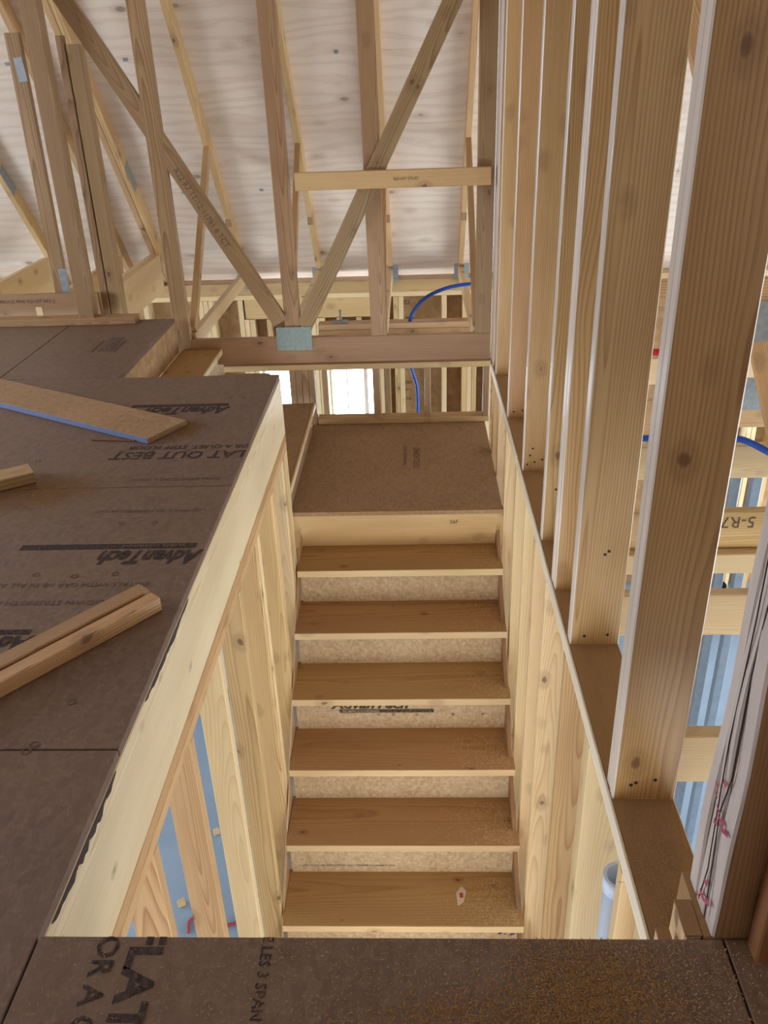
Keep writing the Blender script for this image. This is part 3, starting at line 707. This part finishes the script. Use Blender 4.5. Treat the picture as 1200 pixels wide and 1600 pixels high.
# ------------------------------------------------------------------ great room trusses
RL = ['first', 'second', 'third', 'fourth', 'fifth', 'sixth']
for i, y in enumerate((1.462, 2.032, 2.53, 3.075, 3.60, 4.20)):
    q = thing('great_room_truss', (2.0, y, ZP), 'level great room truss seen through the tall studs, %s from the split post' % RL[i], 'roof truss', 'great room trusses')
    x0 = XW + .008
    bc = boxb('bottom_chord', (x0, y, ZP + .001), (5.0, y + .038, ZP + .140), PINE_PALE if i in (0, 1, 3, 5) else PINE, q, 'x')
    boxb('top_chord', (x0, y, 1.96), (5.0, y + .038, 2.05), PINE, q, 'x')
    def wb(xa, za, xb, zb, nm='web'): board(nm, (xa, y + .019, za), (xb, y + .019, zb), .089, .036, (1, 0, -(xb - xa) / (zb - za)), PINE, q)
    if i in (1, 2, 3): wb(1.42, -.14, .66, 1.96)
    if i in (1, 2): wb(1.52, -.14, 2.28, 1.96)
    wb(3.0, -.14, 2.34, 1.96); wb(3.1, -.14, 3.8, 1.96)
    boxb('gusset_plate', (1.38, y - .003, -.2), (1.56, y - .0004, -.05), GALV, q, 'x')
    if i == 2:
        boxb('second_chord', (x0, y - .04, ZP - .077), (3.5, y + .04, ZP - .001), PINE_PALE, q, 'x')
        lettering('5-R7:E', (1.13, y - .0005, -.165), (-1, 0, 0), (0, 0, -1), .06, INK_WOOD, bc, sx=1.0)
    if i == 0:
        lettering('T5T', (.70, y - .0005, -.255), (1, 0, 0), (0, 0, 1), .07, INK_WOOD, bc, sx=.8)
    if i == 3:
        boxb('collar', (x0, y, .41), (3.4, y + .038, .50), PINE, q, 'x')
        boxb('gusset_plate', (1.14, y - .003, .27), (1.34, y - .0004, .42), GALV, q, 'x')

# ------------------------------------------------------------------ pipes
tag(tube('blue_water_pipe', [(.44, 5.37, -.005), (.37, 5.37, -.009), (.27, 5.37, -.019), (.19, 5.37, -.036), (.089, 5.37, -.078), (.015, 5.37, -.141), (-.035, 5.37, -.235), (-.04, 5.42, -.4), (-.036, 5.435, -.54), (-.017, 5.435, -.615), (.007, 5.435, -.713), (.009, 5.435, -.95), (.009, 5.435, -1.6)], .0115, BLUE_PEX),
    'blue water pipe arching into the plate behind the landing', 'pipe')
tag(tube('blue_water_pipe', [(.85, 3.06, -.10), (1.10, 3.06, -.095), (1.227, 3.06, -.105), (1.30, 3.0, -.12), (1.37, 2.92, -.16), (1.45, 2.8, -.30), (1.5, 2.7, -.5)], .013, BLUE_PEX),
    'blue water pipe looping over the great room trusses', 'pipe')
tag(tube('red_water_pipe', [(.9, 4.21, -.10), (1.2, 4.21, -.115), (1.633, 4.20, -.124), (1.741, 4.20, -.124), (2.4, 4.21, -.124)], .018, RED_PEX), 'red water pipe lying on the great room trusses', 'pipe')
vp = thing('drain_pipe', (.495, 1.385, ZS), 'open white plastic drain pipe standing between the lower studs', 'pipe')
def hollow(parent, cx, cy, z0, z1, r, mat):
    v = []; f = []; n = 24
    for rr, zz in ((r, z0), (r, z1), (r - .004, z1), (r - .004, z0)):
        for k in range(n): v.append((rr * math.cos(6.2832 * k / n), rr * math.sin(6.2832 * k / n), zz - z0))
    for j in range(4):
        for k in range(n):
            a, b_ = j * n + k, j * n + (k + 1) % n; c, d = ((j + 1) % 4) * n + k, ((j + 1) % 4) * n + (k + 1) % n; f.append((a, b_, d, c))
    me = mesh_of('tube', v, f, mat)
    for p in me.polygons: p.use_smooth = True
    return link(bpy.data.objects.new('tube', me), Matrix.Translation((cx, cy, z0)), parent)
hollow(vp, .468, 1.398, ZS, -.52, .036, PVC)
hollow(vp, .468, 1.398, -.565, -.52, .0395, PVC)

# ------------------------------------------------------------------ things lying about
lp = thing('lumber_scrap', (-.8, 1.65, 0), 'two brown two-by-fours lying side by side on the floor near the pale rim board', 'lumber')
ue = Vector((-.6735, 1.80, 0)); ud = Vector((-.27, -.335, 0)).normalized(); un = Vector((ud.y, -ud.x, 0))
board('plank', ue + Vector((-.035, .02, .02)), ue + Vector((-.035, .02, .02)) + ud * 2.2, .05, .04, un, PINE_TRUSS, lp)
board('plank', ue + Vector((.006, -.02, .0205)), ue + Vector((.006, -.02, .0205)) + ud * 2.2, .04, .041, un, PINE_WARM, lp)
os_ = thing('board_strip', (-1.4, 3.2, 0), 'flat rip of flooring sheet with a blue painted edge lying on the floor', 'board strip')
a = Vector((-.94, 2.95, .0115)); d = Vector((-1.85, 3.47, .0115)) - a; dl = d.normalized(); nl = Vector((-dl.y, dl.x, 0))
if nl.y > 0: nl = -nl
board('sheet_rip', a, a + d.normalized() * 1.6, .21, .021, nl, OSB_LANDING, os_)
board('painted_edge', a + nl * .106, a + nl * .106 + dl * 1.6, .003, .020, nl, BLUE_EDGE, os_)
bk = thing('lumber_block', (-1.36, 2.5, 0), 'short wood block in an ochre patch of sawdust on the floor', 'offcut')
board('block', (-1.31, 2.575, .021), (-1.60, 2.38, .021), .09, .040, (-.5, .8, 0), PINE_TRUSS, bk)
sc_ = thing('splinter', (-1.13, 2.93, 0), 'thin dark splinter of wood lying in front of the rip with the blue edge', 'wood scrap')
board('sliver', (-1.22, 2.905, .003), (-1.05, 2.885, .003), .008, .005, (0, 1, 0), DARKWOOD, sc_)

STEEL = plain('painted_steel_post', (0.26, 0.33, 0.42), .4, .2, .3, 30)
for i, (x, y) in enumerate(((1.478, 3.385), (1.405, 3.43))):
    r = thing('steel_post', (x, y, ZS), ('slim grey steel post on the slab, %s the tall studs' % ('nearer' if i else 'farther from')), 'post', 'slim steel posts in the great room')
    boxb('base_plate', (x - .03, y - .03, ZS), (x + .03, y + .03, ZS + .008), STEEL, r, 'x')
    boxb('shaft', (x - .021, y - .021, ZS + .008), (x + .021, y + .021, -.30), STEEL, r, 'z')
bu = thing('bucket', (2.47, 6.1, ZS), 'black bucket on the slab under the far trusses', 'bucket')
BLACK = plain('black_plastic', (.015, .015, .02), .4)
hollow(bu, 2.47, 6.1, ZS, ZS + .26, .11, BLACK); board('base', (2.47, 6.1, ZS + .002), (2.47, 6.1, ZS + .01), .14, .14, (1, 0, 0), BLACK, bu)
wp = thing('wrapped_bundle', (-1.42, 5.15, ZS), 'white wrapped bundle on dark skids seen between the stair studs', 'bundle')
WRAP = plain('white_wrap', (.55, .6, .68), .35, 0, .4, 12)
boxb('bundle', (-1.9, 4.95, ZS + .12), (-1.15, 5.55, ZS + .5), WRAP, wp, 'x')
for x in (-1.8, -1.25): boxb('skid', (x - .05, 4.96, ZS), (x + .05, 5.54, ZS + .12), DARKWOOD, wp, 'y')
tag(tube('air_hose', [(-1.30, 3.02, ZS + .01), (-1.31, 3.09, ZS + .01), (-1.24, 3.13, ZS + .01), (-1.17, 3.07, ZS + .012), (-1.04, 3.09, ZS + .01), (-.95, 3.25, ZS + .01), (-.96, 3.43, ZS + .01), (-1.08, 3.72, ZS + .01), (-1.0, 4.0, ZS + .01), (-.8, 4.3, ZS + .01)], .008, plain('red_rubber', (.40, .05, .06), .5)), 'thin red air hose curling over the slab beside the stair studs', 'hose')
for i, (x, y, s) in enumerate(((-1.284, 3.70, .022), (-1.381, 3.19, .026))):
    c = thing('block_scrap', (x, y, ZS), ('pale chip of wood on the slab, half way along the stair studs', 'small square block on the slab near the red hose')[i], 'wood scrap')
    board('chip', (x - s * .7, y, ZS + .02), (x + s * .7, y + s * .8, ZS + .02), s * 1.2, .038, (0, 1, 0), PINE_PALE, c)
tg = thing('paper_tag', (.16, 2.52, ZN), 'small pale paper tag with a red spot on the bottom tread', 'tag')
patch('paper', [(.145, 2.435, ZN), (.17, 2.455, ZN), (.185, 2.51, ZN), (.165, 2.535, ZN), (.140, 2.50, ZN)], (0, 0, 1), plain('paper', (.75, .62, .48), .8), tg, .001)
patch('red_spot', [(.155, 2.475, ZN + .001), (.170, 2.475, ZN + .001), (.170, 2.50, ZN + .001), (.155, 2.50, ZN + .001)], (0, 0, 1), plain('red_print', (.5, .08, .05), .8), tg, .001)

# ------------------------------------------------------------------ sawdust
def rect(x0, x1, y0, y1, z, px=1.0): return lambda: (x0 + (x1 - x0) * random.random() ** px, random.uniform(y0, y1), z)
def blob(cx, cy, sx, sy, z, x1=9, y1=9):
    def fn():
        while True:
            p = (random.gauss(cx, sx), random.gauss(cy, sy), z)
            if p[0] < x1 and p[1] < y1: return p
    return fn
flakes('sawdust', 'curled brown sawdust scattered over the near floor edge', [(5200, rect(-.35, .455, .55, .858, 0, .6)), (1500, blob(.28, .78, .13, .06, 0, .455, .858)), (900, rect(-.6, -.2, .55, .858, 0)), (1500, rect(.46, .85, .6, .858, 0))], SAWDUST, .0015, .005)
flakes('sawdust', 'ochre sawdust patch on the near floor edge below the tall studs', [(4200, blob(.24, .765, .07, .05, 0, .45, .858)), (1500, blob(.06, .735, .10, .02, 0, .45, .858))], SAWDUST_OCHRE, .002, .007)
sp = []
for k in range(0, 6):
    zt, yf = ZN + RISE * k, YN + RUN * k
    sp += [(max(250, 1300 - 200 * k), lambda zt=zt, yf=yf: (XB - .02 - abs(random.gauss(0, .12)), yf + .004 + random.random() * (RUN - .01), zt)), (60, rect(XA + .01, XB - .01, yf, yf + RUN, zt))]
flakes('sawdust', 'pale sawdust along the wall side of the stair treads', sp, SAWDUST_PALE, .003, .010)
flakes('sawdust', 'brown sawdust and chips on the plate between the tall studs', [(1100, rect(XR + .01, XW - .008, 1.03, 1.40, ZP)), (250, rect(XR + .01, XW - .008, 1.52, 1.97, ZP)), (300, blob(.50, 1.17, .03, .07, ZP, XW - .01))], SAWDUST, .002, .010)
flakes('sawdust', 'ochre sawdust spread around the short block on the side floor', [(5200, blob(-1.22, 2.47, .10, .07, 0, XL - .01)), (1600, blob(-1.36, 2.37, .10, .06, 0))], SAWDUST_OCHRE, .003, .010)
flakes('sawdust', 'ochre sawdust at the cut end of the blue-edged rip', [(1500, blob(-.88, 3.00, .03, .05, 0, XL - .01))], SAWDUST_OCHRE, .003, .009)
flakes('sawdust', 'pale sawdust on the slab beside the foot of the tall studs', [(500, blob(.95, 2.1, .12, .12, ZS))], SAWDUST_PALE, .006, .02)
